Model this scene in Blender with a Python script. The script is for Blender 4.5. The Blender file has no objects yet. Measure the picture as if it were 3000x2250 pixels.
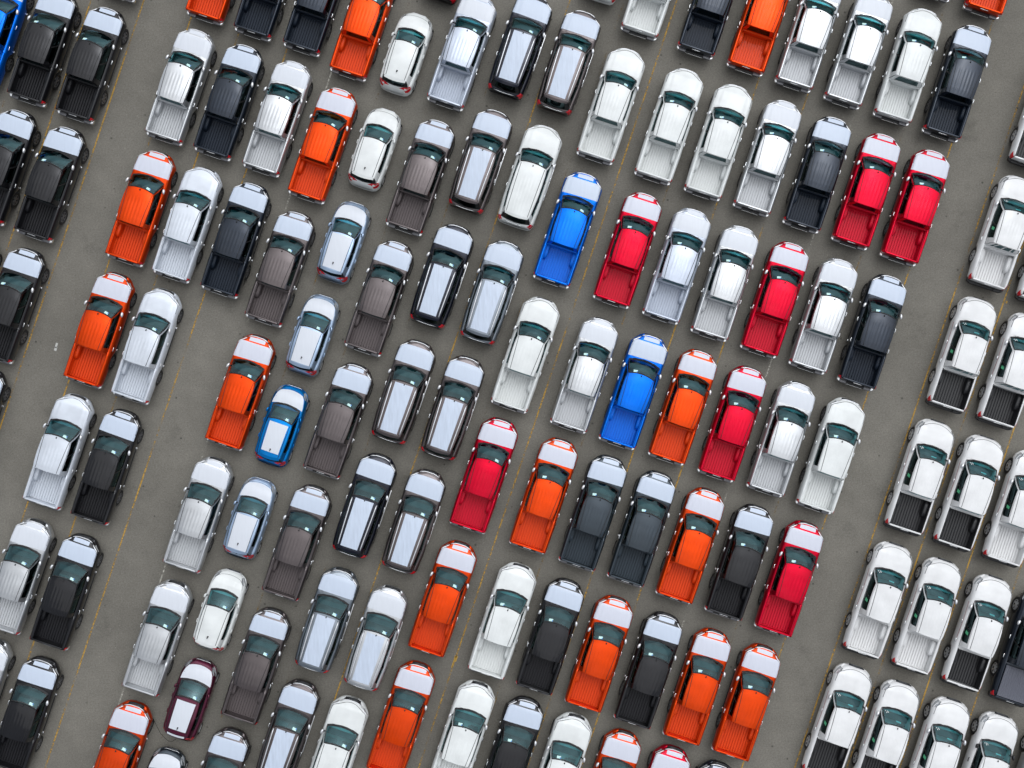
import bpy, bmesh, math, random
import numpy as np
from mathutils import Vector, Matrix
random.seed(7)
R = math.radians
scene = bpy.context.scene
col = scene.collection

# ------------------------------------------------------------------ camera
CAM_H = 54.0
cd = bpy.data.cameras.new('camera'); cam = bpy.data.objects.new('camera', cd); col.objects.link(cam)
cam.location = (0, 0, CAM_H); cam.rotation_euler = (0, 0, 0)
cd.sensor_width = 36; cd.sensor_fit = 'HORIZONTAL'; cd.lens = 40.72; cd.clip_start = 1; cd.clip_end = 500
scene.camera = cam

# ------------------------------------------------------------------ sky, sun, exposure
SUN_EL, SUN_AZ = 62.0, 30.0
world = bpy.data.worlds.new('World'); scene.world = world; world.use_nodes = True
nt = world.node_tree; nt.nodes.clear()
def N(t, kind, **kw):
    n = t.nodes.new(kind)
    for k, v in kw.items():
        if k == 'inp':
            for a, b in v.items(): n.inputs[a].default_value = b
        else: setattr(n, k, v)
    return n
sky = N(nt, 'ShaderNodeTexSky', sky_type='NISHITA', sun_disc=False, sun_elevation=R(SUN_EL), sun_rotation=R(SUN_AZ), altitude=50, air_density=1.0, dust_density=4.0, ozone_density=1.0)
bw = N(nt, 'ShaderNodeRGBToBW'); nt.links.new(sky.outputs[0], bw.inputs[0])
tc = N(nt, 'ShaderNodeTexCoord')
cl = N(nt, 'ShaderNodeTexNoise', inp={'Scale': 3.2, 'Detail': 6.0, 'Roughness': .55})
nt.links.new(tc.outputs['Generated'], cl.inputs['Vector'])
rm = N(nt, 'ShaderNodeMapRange', inp={'From Min': .3, 'From Max': .7, 'To Min': .68, 'To Max': 1.30})
nt.links.new(cl.outputs['Fac'], rm.inputs['Value'])
mu = N(nt, 'ShaderNodeMath', operation='MULTIPLY'); nt.links.new(bw.outputs[0], mu.inputs[0]); nt.links.new(rm.outputs[0], mu.inputs[1])
tint = N(nt, 'ShaderNodeMix', data_type='RGBA', blend_type='MULTIPLY', inp={'Factor': 1.0}); tint.inputs['B'].default_value = (.95, 1.0, 1.07, 1)
nt.links.new(mu.outputs[0], tint.inputs['A'])
mx = N(nt, 'ShaderNodeMix', data_type='RGBA', inp={'Factor': .88})       # overcast: clouds hide most of the blue
nt.links.new(sky.outputs[0], mx.inputs['A']); nt.links.new(tint.outputs['Result'], mx.inputs['B'])
bg = N(nt, 'ShaderNodeBackground', inp={'Strength': .11}); nt.links.new(mx.outputs['Result'], bg.inputs['Color'])
wo = N(nt, 'ShaderNodeOutputWorld'); nt.links.new(bg.outputs[0], wo.inputs['Surface'])
sd = bpy.data.lights.new('sun', 'SUN'); sd.energy = .5; sd.angle = R(100); sd.color = (1, .97, .92)
so = bpy.data.objects.new('sun', sd); col.objects.link(so); so.location = (0, 0, 60)
so.rotation_euler = (R(90 - SUN_EL), 0, R(180 - SUN_AZ))
vs = scene.view_settings
scene.display_settings.display_device = 'sRGB'; vs.view_transform = 'Standard'; vs.look = 'None'; vs.gamma = 1; vs.exposure = .7; vs.use_curve_mapping = False
scene.render.engine = 'CYCLES'
scene.cycles.max_bounces = 6; scene.cycles.diffuse_bounces = 2; scene.cycles.glossy_bounces = 3; scene.cycles.transparent_max_bounces = 8; scene.cycles.transmission_bounces = 2
scene.cycles.caustics_reflective = False; scene.cycles.caustics_refractive = False
scene.cycles.sample_clamp_indirect = 4

# ------------------------------------------------------------------ materials
MATS = {}
def newmat(name):
    m = bpy.data.materials.new(name); m.use_nodes = True; MATS[name] = m
    return m, m.node_tree, m.node_tree.nodes['Principled BSDF']
def simple(name, c, rough=.5, metal=0., coat=0., spec=.5, emit=None):
    m, t, p = newmat(name)
    p.inputs['Base Color'].default_value = (*c, 1); p.inputs['Roughness'].default_value = rough; p.inputs['Metallic'].default_value = metal
    p.inputs['Coat Weight'].default_value = coat; p.inputs['Coat Roughness'].default_value = .04; p.inputs['Specular IOR Level'].default_value = spec
    return m
PAINTS = dict(
    orange=((.78, .062, .004), .85, .42), red=((.62, .0015, .026), .82, .42), blue=((.001, .16, .76), .85, .42), blue2=((.001, .21, .60), .8, .42),
    brown=((.120, .100, .100), .88, .38), black=((.011, .011, .0135), .5, .34), navy=((.011, .018, .031), .7, .34), charcoal=((.031, .044, .057), .75, .36), midnight=((.007, .009, .020), .6, .32),
    silver=((.59, .605, .62), .85, .40), pearl=((.64, .68, .74), .3, .42), silverwhite=((.52, .57, .66), .55, .4), white=((.74, .76, .745), .0, .45),
    slate=((.22, .25, .285), .88, .36), silverblue=((.40, .52, .69), .75, .38), maroon=((.11, .011, .037), .8, .38), ivory=((.76, .76, .755), .0, .45))
def paint(c):
    k = 'paint_' + c
    if k in MATS: return MATS[k]
    base, metal, rough = PAINTS[c]
    m, t, p = newmat(k)
    # car paint: flake-scale tone change and a film of dust, seen through a clear coat
    g = N(t, 'ShaderNodeNewGeometry')
    oi = N(t, 'ShaderNodeObjectInfo')
    n1 = N(t, 'ShaderNodeTexNoise', inp={'Scale': 1.3, 'Detail': 4.0}); t.links.new(g.outputs['Position'], n1.inputs['Vector'])
    r1 = N(t, 'ShaderNodeMapRange', inp={'From Min': .3, 'From Max': .7, 'To Min': .90, 'To Max': 1.08}); t.links.new(n1.outputs['Fac'], r1.inputs['Value'])
    mm = N(t, 'ShaderNodeMix', data_type='RGBA', blend_type='MULTIPLY', inp={'Factor': 1.0}); mm.inputs['A'].default_value = (*base, 1); t.links.new(r1.outputs[0], mm.inputs['B'])
    n2 = N(t, 'ShaderNodeTexNoise', inp={'Scale': .9, 'Detail': 5.0}); t.links.new(g.outputs['Position'], n2.inputs['Vector'])
    r2 = N(t, 'ShaderNodeMapRange', inp={'From Min': .45, 'From Max': .8, 'To Min': 0., 'To Max': .018}); t.links.new(n2.outputs['Fac'], r2.inputs['Value'])
    du = N(t, 'ShaderNodeMix', data_type='RGBA'); du.inputs['B'].default_value = (.42, .40, .37, 1); t.links.new(mm.outputs['Result'], du.inputs['A']); t.links.new(r2.outputs[0], du.inputs['Factor'])
    t.links.new(du.outputs['Result'], p.inputs['Base Color'])
    p.inputs['Metallic'].default_value = metal; p.inputs['Roughness'].default_value = rough
    r3 = N(t, 'ShaderNodeMapRange', inp={'From Min': .3, 'From Max': .75, 'To Min': .04, 'To Max': .14}); t.links.new(n2.outputs['Fac'], r3.inputs['Value'])
    p.inputs['Specular IOR Level'].default_value = .08 if c in ('orange', 'red', 'blue', 'blue2') else .2; p.inputs['Coat Weight'].default_value = .16 if c in ('orange', 'red', 'blue', 'blue2') else .7; t.links.new(r3.outputs[0], p.inputs['Coat Roughness'])
    return m
def bed_paint(c):           # thin unpolished coat inside the load bed
    k = 'bed_' + c
    if k not in MATS:
        b, metal, r = PAINTS[c]; simple(k, b, .55, metal * .25, .1, .25)
    return MATS[k]
simple('trim_black', (.012, .012, .013), .5)
simple('rubber', (.018, .018, .018), .8)
simple('chrome', (.90, .91, .92), .26, 1.0)
simple('satin', (.80, .81, .83), .32, .6)
simple('alloy', (.62, .63, .65), .35, .45)
simple('alloy_dark', (.16, .16, .17), .35, .5)
simple('lamp_red', (.60, .006, .016), .2, 0, .4)
simple('lamp_clear', (.62, .65, .68), .08, .55, 1.0)
simple('lamp_dark', (.05, .055, .06), .1, .3, 1.0)
simple('interior', (.055, .058, .060), .7)
simple('seat_cloth', (.07, .07, .072), .9)
simple('liner', (.016, .016, .018), .45)
simple('paper', (.55, .80, .76), .7)
simple('paper_blue', (.10, .25, .60), .7)
simple('paper_green', (.10, .50, .25), .6)
simple('white_mark', (.75, .78, .78), .6)
simple('stripe_red', (.24, .012, .016), .4)
simple('step_silver', (.70, .71, .72), .3, .6)
def film_mat(name, c, crinkle=.06):
    m, t, p = newmat(name)
    g = N(t, 'ShaderNodeNewGeometry')
    mp = N(t, 'ShaderNodeMapping'); mp.inputs['Rotation'].default_value = (0, 0, R(18.6)); mp.inputs['Scale'].default_value = (9, 1.1, 1)
    t.links.new(g.outputs['Position'], mp.inputs['Vector'])
    n = N(t, 'ShaderNodeTexNoise', inp={'Scale': 1.4, 'Detail': 3.0}); t.links.new(mp.outputs[0], n.inputs['Vector'])
    b = N(t, 'ShaderNodeBump', inp={'Strength': crinkle, 'Distance': .02}); t.links.new(n.outputs['Fac'], b.inputs['Height']); t.links.new(b.outputs[0], p.inputs['Normal'])
    r = N(t, 'ShaderNodeMapRange', inp={'From Min': .3, 'From Max': .75, 'To Min': 1 - crinkle * .4, 'To Max': 1 + crinkle * .35}); t.links.new(n.outputs['Fac'], r.inputs['Value'])
    mm = N(t, 'ShaderNodeMix', data_type='RGBA', blend_type='MULTIPLY', inp={'Factor': 1.0}); mm.inputs['A'].default_value = (*c, 1); t.links.new(r.outputs[0], mm.inputs['B'])
    t.links.new(mm.outputs['Result'], p.inputs['Base Color'])
    p.inputs['Roughness'].default_value = .42; p.inputs['Coat Weight'].default_value = .25
film_mat('film', (.53, .60, .71))
film_mat('film_warm', (.60, .62, .70)); film_mat('film_roof', (.53, .60, .71), .22)
film_mat('film_white', (.64, .67, .72))
def glass_mat(name, tint, refl=1.0):
    m = bpy.data.materials.new(name); m.use_nodes = True; MATS[name] = m
    t = m.node_tree; t.nodes.clear()
    tr = N(t, 'ShaderNodeBsdfTransparent'); tr.inputs['Color'].default_value = (*tint, 1)
    gl = N(t, 'ShaderNodeBsdfGlossy', inp={'Roughness': .015}); gl.inputs['Color'].default_value = (.62 * refl, .95 * refl, 1.0 * refl, 1)
    fr = N(t, 'ShaderNodeFresnel', inp={'IOR': 1.72})
    ms = N(t, 'ShaderNodeMixShader'); o = N(t, 'ShaderNodeOutputMaterial')
    t.links.new(fr.outputs[0], ms.inputs[0]); t.links.new(tr.outputs[0], ms.inputs[1]); t.links.new(gl.outputs[0], ms.inputs[2]); t.links.new(ms.outputs[0], o.inputs['Surface'])
glass_mat('windscreen_glass', (.30, .72, .76)); glass_mat('dark_glass', (.045, .055, .06), .7)

def asphalt():
    m, t, p = newmat('asphalt')
    g = N(t, 'ShaderNodeNewGeometry')
    def noise(scale, detail=4., rough=.5):
        n = N(t, 'ShaderNodeTexNoise', inp={'Scale': scale, 'Detail': detail, 'Roughness': rough}); t.links.new(g.outputs['Position'], n.inputs['Vector']); return n
    def rng(src, a, b, c, d):
        r = N(t, 'ShaderNodeMapRange', inp={'From Min': a, 'From Max': b, 'To Min': c, 'To Max': d}); t.links.new(src, r.inputs['Value']); return r.outputs[0]
    def mul(a, b):
        k = N(t, 'ShaderNodeMath', operation='MULTIPLY'); t.links.new(a, k.inputs[0]); t.links.new(b, k.inputs[1]); return k.outputs[0]
    big = rng(noise(.16, 3.).outputs['Fac'], .3, .7, .90, 1.10)
    mid = rng(noise(1.3, 5., .6).outputs['Fac'], .3, .7, .92, 1.08)
    fine = rng(noise(13., 4., .8).outputs['Fac'], .3, .7, .74, 1.26)
    grain = rng(noise(45., 2., .8).outputs['Fac'], .3, .7, .66, 1.34)
    v = N(t, 'ShaderNodeTexVoronoi', inp={'Scale': 1.15, 'Randomness': 1.0}); t.links.new(g.outputs['Position'], v.inputs['Vector'])
    spot = rng(v.outputs['Distance'], .03, .075, .42, 1.0)
    v2 = N(t, 'ShaderNodeTexVoronoi', inp={'Scale': 3.1, 'Randomness': 1.0}); t.links.new(g.outputs['Position'], v2.inputs['Vector'])
    pale = rng(v2.outputs['Distance'], .05, .09, 1.35, 1.0)
    st = rng(noise(.55, 6., .7).outputs['Fac'], .58, .72, 1.0, .78)
    tone = mul(mul(mul(big, mid), mul(fine, grain)), mul(mul(spot, pale), st))
    cr = N(t, 'ShaderNodeMix', data_type='RGBA', blend_type='MULTIPLY', inp={'Factor': 1.0}); cr.inputs['A'].default_value = (.182, .171, .147, 1)
    t.links.new(tone, cr.inputs['B']); t.links.new(cr.outputs['Result'], p.inputs['Base Color'])
    p.inputs['Roughness'].default_value = .9; p.inputs['Specular IOR Level'].default_value = .25
    b = N(t, 'ShaderNodeBump', inp={'Strength': .5, 'Distance': .01}); t.links.new(noise(40., 3., .7).outputs['Fac'], b.inputs['Height']); t.links.new(b.outputs[0], p.inputs['Normal'])
asphalt()
def line_mat(name, c, lo, hi):
    m = bpy.data.materials.new(name); m.use_nodes = True; MATS[name] = m
    t = m.node_tree; p = t.nodes['Principled BSDF']; out = t.nodes['Material Output']
    g = N(t, 'ShaderNodeNewGeometry')
    def noise(s, d, r=.6):
        n = N(t, 'ShaderNodeTexNoise', inp={'Scale': s, 'Detail': d, 'Roughness': r}); t.links.new(g.outputs['Position'], n.inputs['Vector']); return n.outputs['Fac']
    a = N(t, 'ShaderNodeMath', operation='MULTIPLY_ADD', inp={1: .45, 2: 0.0}); t.links.new(noise(.45, 3), a.inputs[0])
    b = N(t, 'ShaderNodeMath', operation='MULTIPLY_ADD', inp={1: .55}); t.links.new(noise(9., 5, .7), b.inputs[0]); t.links.new(a.outputs[0], b.inputs[2])
    r = N(t, 'ShaderNodeMapRange', inp={'From Min': lo, 'From Max': hi, 'To Min': 0., 'To Max': 1.}); t.links.new(b.outputs[0], r.inputs['Value'])
    p.inputs['Base Color'].default_value = (*c, 1); p.inputs['Roughness'].default_value = .8
    tr = N(t, 'ShaderNodeBsdfTransparent'); ms = N(t, 'ShaderNodeMixShader')
    t.links.new(r.outputs[0], ms.inputs[0]); t.links.new(tr.outputs[0], ms.inputs[1]); t.links.new(p.outputs[0], ms.inputs[2]); t.links.new(ms.outputs[0], out.inputs['Surface'])
line_mat('line_yellow', (.52, .30, .045), .44, .56)
line_mat('line_faint', (.36, .22, .06), .52, .66)
line_mat('line_white', (.55, .53, .46), .46, .60)
simple('crack', (.055, .052, .047), .95)

# ------------------------------------------------------------------ mesh helpers
def mkmesh(name, geo, mats):
    V, Fc, mi, smooth = geo
    me = bpy.data.meshes.new(name)
    me.from_pydata([tuple(v) for v in V], [], [tuple(f) for f in Fc])
    for m in mats: me.materials.append(m)
    if mi is not None: me.polygons.foreach_set('material_index', list(mi))
    me.polygons.foreach_set('use_smooth', [smooth] * len(me.polygons))
    me.update()
    return me
def grid(fn, nu, nv, flip=False, smooth=True, mi=None):
    V = []; Fc = []; M = []
    for i in range(nu + 1):
        for j in range(nv + 1): V.append(fn(i / nu, j / nv))
    for i in range(nu):
        for j in range(nv):
            a = i * (nv + 1) + j; q = (a, a + nv + 1, a + nv + 2, a + 1)
            Fc.append(q[::-1] if flip else q); M.append(mi(i, j) if mi else 0)
    return V, Fc, M, smooth
def join(*gs, smooth=None):
    V = []; Fc = []; M = []
    for g in gs:
        o = len(V); V += list(g[0]); Fc += [tuple(i + o for i in f) for f in g[1]]; M += list(g[2]) if g[2] is not None else [0] * len(g[1])
    return V, Fc, M, gs[0][3] if smooth is None else smooth
def mirror(g):
    return [(-x, y, z) for x, y, z in g[0]], [tuple(f[::-1]) for f in g[1]], g[2], g[3]
def setmi(g, k): return g[0], g[1], [k] * len(g[1]), g[3]
def box(x0, x1, y0, y1, z0, z1, bev=0.):
    if bev <= 0:
        V = [(x, y, z) for x in (x0, x1) for y in (y0, y1) for z in (z0, z1)]
        return V, [(0, 1, 3, 2), (4, 6, 7, 5), (0, 4, 5, 1), (2, 3, 7, 6), (0, 2, 6, 4), (1, 5, 7, 3)], None, False
    bm = bmesh.new(); bmesh.ops.create_cube(bm, size=1)
    for v in bm.verts: v.co = ((x0 + x1) / 2 + v.co.x * (x1 - x0), (y0 + y1) / 2 + v.co.y * (y1 - y0), (z0 + z1) / 2 + v.co.z * (z1 - z0))
    bmesh.ops.bevel(bm, geom=bm.edges[:], offset=bev, segments=2, profile=.6, affect='EDGES')
    bm.verts.index_update()
    V = [tuple(v.co) for v in bm.verts]; Fc = [tuple(v.index for v in f.verts) for f in bm.faces]; bm.free()
    return V, Fc, None, True
def tube(path, rad, n=6, flat=1.0):
    P = [Vector(p) for p in path]; V = []; Fc = []
    rads = rad if isinstance(rad, (list, tuple)) else [rad] * len(P)
    for i, p in enumerate(P):
        d = (P[min(i + 1, len(P) - 1)] - P[max(i - 1, 0)]).normalized()
        s = d.cross(Vector((0, 0, 1)));  s = s.normalized() if s.length > 1e-4 else Vector((1, 0, 0)); u = s.cross(d)
        for k in range(n):
            a = 2 * math.pi * k / n
            V.append(tuple(p + s * math.cos(a) * rads[i] + u * math.sin(a) * rads[i] * flat))
    for i in range(len(P) - 1):
        for k in range(n):
            a = i * n + k; b = i * n + (k + 1) % n
            Fc.append((a, b, b + n, a + n))
    Fc.append(tuple(range(n))[::-1]); Fc.append(tuple((len(P) - 1) * n + k for k in range(n)))
    return V, Fc, None, True
def lathe_x(prof, n=28):       # profile of (radius, x), spun round the x axis
    V = []; Fc = []
    for k in range(n):
        a = 2 * math.pi * k / n
        for r, x in prof: V.append((x, r * math.cos(a), r * math.sin(a)))
    m = len(prof)
    for k in range(n):
        for j in range(m - 1):
            a = k * m + j; b = ((k + 1) % n) * m + j
            Fc.append((a, a + 1, b + 1, b))
    return V, Fc, None, True
def slab(pts, th, up=(0, 0, 1)):  # closed outline given a thickness
    n = len(pts); u = Vector(up) * th
    V = [tuple(Vector(p)) for p in pts] + [tuple(Vector(p) + u) for p in pts]
    Fc = [tuple(range(n))[::-1], tuple(range(n, 2 * n))] + [(i, (i + 1) % n, n + (i + 1) % n, n + i) for i in range(n)]
    return V, Fc, None, False
def boolean(geo, cutters):
    a = bpy.data.objects.new('tmp_a', mkmesh('tmp_a', geo, [])); c = bpy.data.objects.new('tmp_c', mkmesh('tmp_c', join(*cutters), []))
    for o in (a, c):
        col.objects.link(o)
        bm = bmesh.new(); bm.from_mesh(o.data); bmesh.ops.remove_doubles(bm, verts=bm.verts, dist=1e-5); bmesh.ops.recalc_face_normals(bm, faces=bm.faces); bm.to_mesh(o.data); bm.free()
    md = a.modifiers.new('b', 'BOOLEAN'); md.operation = 'DIFFERENCE'; md.object = c; md.solver = 'EXACT'; md.use_self = True
    dg = bpy.context.evaluated_depsgraph_get(); dg.update()
    ev = a.evaluated_get(dg); me = ev.to_mesh()
    V = [tuple(v.co) for v in me.vertices]; Fc = [tuple(p.vertices) for p in me.polygons]
    ev.to_mesh_clear()
    for o in (a, c):
        d = o.data; bpy.data.objects.remove(o); bpy.data.meshes.remove(d)
    return V, Fc, None, True

# ------------------------------------------------------------------ vehicle bodies, in metres: x right, y forward, z up
def smooth01(t): t = min(1, max(0, t)); return t * t * (3 - 2 * t)
class Body:
    """Loft of half sections along y. Table rows: y, half width, sill z, shoulder z, top z, tumblehome, shoulder run-in."""
    def __init__(s, kind, rows, **k):
        s.kind = kind; s.T = np.array(rows, float); s.__dict__.update(k)
    def row(s, y): return [float(np.interp(y, s.T[:, 0], s.T[:, c])) for c in range(1, 7)]
    def prof(s, y):
        W, zb, zs, zt, tum, d = s.row(y); ws = W - tum; zm = .5 * (zb + zs)
        return [(0, zb), (.55 * W, zb), (.88 * W, zb + .005), (.955 * W, zb + .05), (.985 * W, zb + .15), (W, zm - .03), (W, zm + .1), (W - .25 * tum, zs - .13), (W - .55 * tum, zs - .05), (ws, zs),
                (ws - .35 * d, zs + .45 * (zt - zs)), (ws - d, zs + .82 * (zt - zs)), ((ws - d) * .72, zs + .95 * (zt - zs)), ((ws - d) * .36, zs + .99 * (zt - zs)), (0, zt)]
    def sh(s, x, y, z):
        a = s.fs * min(1, max(0, (z - s.fz) / s.fr)) * smooth01((y - s.fy) / .35)
        b = s.rs * min(1, max(0, (z - s.rz) / .45)) * smooth01((s.ry - y) / .25)
        return (x, y - a + b, z)
    def top(s, x, y, lift=0.):
        p = s.prof(y)[9:]; xs = [q[0] for q in p][::-1]; zs = [q[1] for q in p][::-1]
        return s.sh(x, y, float(np.interp(abs(x), xs, zs)) + lift)
    def ws(s, y): W, zb, zs, zt, tum, d = s.row(y); return W - tum
    def side(s, y, z, out=0.):
        p = s.prof(y)[3:10]; x = float(np.interp(z, [q[1] for q in p], [q[0] for q in p]))
        return s.sh(x + out, y, z)
    def hull(s):
        ys = s.T[:, 0]; st = []
        for a, b in zip(ys[:-1], ys[1:]):
            n = max(1, int(round((b - a) / (.045 if abs(a) > .7 * abs(ys[0]) else .1))))
            st += [a + (b - a) * i / n for i in range(n)]
        st.append(ys[-1]); V = []; Fc = []
        m = 28
        for y in st:
            p = s.prof(y); loop = [s.sh(x, y, z) for x, z in p] + [s.sh(-x, y, z) for x, z in p[-2:0:-1]]
            V += loop
        m = len(loop)
        for i in range(len(st) - 1):
            for j in range(m):
                a = i * m + j; b = i * m + (j + 1) % m
                Fc.append((a, b, b + m, a + m))
        Fc.append(tuple(range(m))[::-1]); Fc.append(tuple((len(st) - 1) * m + j for j in range(m)))
        return V, Fc, None, True

BODIES = {
 # nose chamfered into a hexagon, chrome shield bars
 'P': Body('P', [(-2.56, .86, .49, 1.08, 1.125, .045, .03), (-2.45, .885, .47, 1.085, 1.125, .06, .03), (-1.35, .91, .42, 1.09, 1.125, .075, .03), (-1.03, .905, .40, 1.09, 1.12, .075, .04), (-1.0, .90, .38, 1.0, 1.10, .035, .09),
    (1.15, .90, .37, 1.0, 1.10, .035, .09), (1.42, .905, .38, 1.01, 1.11, .05, .08), (1.75, .912, .40, 1.00, 1.10, .055, .08), (2.08, .90, .42, .97, 1.075, .06, .08), (2.2, .84, .42, .95, 1.06, .06, .08), (2.48, .60, .43, .92, 1.015, .05, .07), (2.56, .50, .44, .905, .99, .045, .06), (2.61, .38, .46, .90, .975, .04, .06), (2.645, .20, .48, .89, .955, .03, .05)],
    fs=.10, fz=.66, fr=.16, fy=2.1, rs=0, rz=1, ry=-9, fa=1.66, ra=-1.34, wr=.385, wx=.66),
 # rounder nose and wider, softer rails
 'X': Body('X', [(-2.56, .84, .49, 1.00, 1.10, .04, .05), (-2.42, .90, .47, 1.01, 1.105, .05, .07), (-1.4, .935, .42, 1.01, 1.11, .05, .08), (-.95, .925, .40, 1.01, 1.11, .05, .08), (-.9, .92, .38, 1.0, 1.10, .035, .09),
    (1.2, .92, .37, 1.0, 1.10, .035, .09), (1.5, .925, .38, 1.00, 1.11, .05, .09), (1.8, .935, .40, .99, 1.10, .055, .09), (2.1, .915, .42, .96, 1.07, .06, .09), (2.32, .84, .42, .93, 1.035, .07, .09), (2.48, .70, .43, .89, .985, .07, .09), (2.58, .55, .45, .84, .93, .06, .08), (2.64, .38, .50, .78, .86, .05, .06)],
    fs=.08, fz=.6, fr=.35, fy=2.1, rs=.05, rz=.6, ry=-2.2, fa=1.70, ra=-1.395, wr=.385, wx=.67),
 'S': Body('S', [(-2.39, .68, .48, .98, 1.07, .03, .06), (-2.30, .79, .45, 1.0, 1.09, .04, .08), (-2.1, .86, .42, 1.01, 1.10, .045, .09), (-1.3, .905, .40, 1.01, 1.10, .04, .09), (.9, .90, .36, 1.0, 1.10, .035, .09), (1.2, .905, .38, 1.01, 1.11, .05, .08), (1.54, .912, .40, 1.0, 1.10, .055, .08),
    (1.87, .90, .42, .97, 1.075, .06, .08), (2.0, .84, .42, .95, 1.06, .06, .08), (2.27, .60, .43, .92, 1.015, .05, .07), (2.35, .50, .44, .905, .99, .045, .06), (2.40, .38, .46, .90, .975, .04, .06), (2.435, .20, .48, .89, .955, .03, .05)],
    fs=.10, fz=.66, fr=.16, fy=1.9, rs=.06, rz=.6, ry=-2.05, fa=1.48, ra=-1.32, wr=.385, wx=.66),
 'H': Body('H', [(-1.89, .50, .36, .82, .90, .05, .06), (-1.82, .64, .33, .86, .95, .05, .07), (-1.68, .745, .28, .90, .98, .05, .08), (-1.4, .80, .25, .91, .98, .045, .09), (-.6, .828, .24, .90, .97, .035, .1), (.6, .83, .24, .89, .97, .035, .1), (.95, .825, .25, .88, .97, .045, .1),
    (1.25, .81, .26, .84, .94, .06, .1), (1.5, .755, .27, .78, .87, .07, .1), (1.68, .65, .28, .70, .79, .07, .09), (1.80, .50, .30, .63, .71, .06, .08), (1.88, .33, .33, .57, .64, .05, .06)],
    fs=.05, fz=.45, fr=.35, fy=1.4, rs=.16, rz=.5, ry=-1.5, fa=1.19, ra=-1.26, wr=.29, wx=.62)}

# greenhouse: windscreen base / top arcs, roof edge curve, belt, rear
GH = {
 'P': dict(b0=(1.44, 1.112), b1=(1.28, 1.08, .75), t0=(.71, 1.685), t1=(.60, 1.645, .60), edge=[(.60, .60, 1.645), (.3, .655, 1.675), (-.3, .665, 1.69), (-.85, .635, 1.675), (-.93, .61, 1.655)],
   crown=.075, belt=[(1.28, .76, 1.082), (.6, .772, 1.088), (-.4, .772, 1.088), (-1.0, .755, 1.09)], gut=(.585, .49), wins=[(.055, .46), (.50, .885)], rear=(-.955, -1.0), tr=.87, rw=(.612, .752)),
 'X': dict(b0=(1.49, 1.115), b1=(1.34, 1.085, .73), t0=(.80, 1.685), t1=(.70, 1.645, .585), edge=[(.70, .585, 1.645), (.35, .635, 1.675), (-.25, .645, 1.70), (-.75, .615, 1.685), (-.83, .595, 1.665)],
   crown=.075, belt=[(1.34, .74, 1.085), (.6, .785, 1.088), (-.35, .785, 1.088), (-.9, .765, 1.09)], gut=(.56, .50), wins=[(.055, .50), (.53, .865)], rear=(-.86, -.9), tr=.87, rw=(.597, .762)),
 'S': dict(b0=(1.21, 1.112), b1=(1.05, 1.08, .755), t0=(.42, 1.70), t1=(.34, 1.66, .60), edge=[(.34, .60, 1.66), (0., .65, 1.70), (-.9, .655, 1.72), (-1.7, .60, 1.70), (-2.0, .565, 1.675)],
   crown=.06, belt=[(1.05, .765, 1.082), (.4, .772, 1.088), (-1.2, .772, 1.095), (-2.22, .70, 1.10)], gut=(.56, .50), wins=[(.045, .33), (.36, .63), (.66, .90)], rear=(-2.04, -2.29), tr=.87, rw=(.562, .697)),
 'H': dict(b0=(1.05, .975), b1=(.90, .955, .655), t0=(.28, 1.425), t1=(.20, 1.385, .545), edge=[(.20, .545, 1.385), (-.05, .58, 1.42), (-.6, .585, 1.445), (-1.2, .55, 1.42), (-1.42, .525, 1.395)],
   crown=.06, belt=[(.90, .665, .955), (.3, .70, .955), (-.8, .70, .965), (-1.62, .63, .975)], gut=(.50, .44), wins=[(.05, .46), (.49, .80)], rear=(-1.46, -1.68), tr=.87, rw=(.522, .627)),
}
def cur(pts, s):          # piecewise curve by fraction of the listed y range, smoothed a little
    y = pts[0][0] + (pts[-1][0] - pts[0][0]) * s
    ys = [p[0] for p in pts][::-1]
    f = lambda c: sum(float(np.interp(y + d, ys, [p[c] for p in pts][::-1])) for d in (-.12, 0, .12)) / 3
    return Vector((f(1), y, f(2)))
def sidept(g, s, t, out=0.):
    b = cur(g['belt'], s); r = cur(g['edge'], s); p = b.lerp(r, t); p.x += .035 * math.sin(math.pi * t) + out
    return p
def roofpt(g, u, s, lift=0.):       # u in -1..1 across, s 0 front .. 1 rear
    e = cur(g['edge'], s); cy = g['t0'][0] + (g['rear'][0] - .0 - g['t0'][0]) * s
    a = abs(u); y = cy + (e.y - cy) * a ** 2
    z = e.z + g['crown'] * (1 - a ** 2.6)
    return (e.x * u, y, z + lift)
def screenpt(g, u, t, out=0.):      # t 0 base .. 1 top
    a = abs(u)
    b = Vector((g['b1'][2] * u, g['b0'][0] + (g['b1'][0] - g['b0'][0]) * a ** 2, g['b0'][1] + (g['b1'][1] - g['b0'][1]) * a ** 2))
    tp = Vector(roofpt(g, u, 0)); tp.x = g['t1'][2] * u; tp.z -= .012; tp.y += .006
    p = b.lerp(tp, t); k = .035 * math.sin(math.pi * t); p.y += k * .6; p.z += k * .6 + out
    return tuple(p)
def rearpt(g, u, t, out=0.):
    e = Vector(roofpt(g, u, 1)); w = g['rw'][1]
    yb = g['rear'][1] + .10 * abs(u) ** 2 * (0 if g['rear'][1] > -1.1 else 1); zb = cur(g['belt'], 1).z + .01
    top = Vector((g['rw'][0] * u / 1.0, e.y - .004, e.z - .014)); bot = Vector((w * u, yb, zb))
    p = top.lerp(bot, t); p.y -= out
    return tuple(p)

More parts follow.
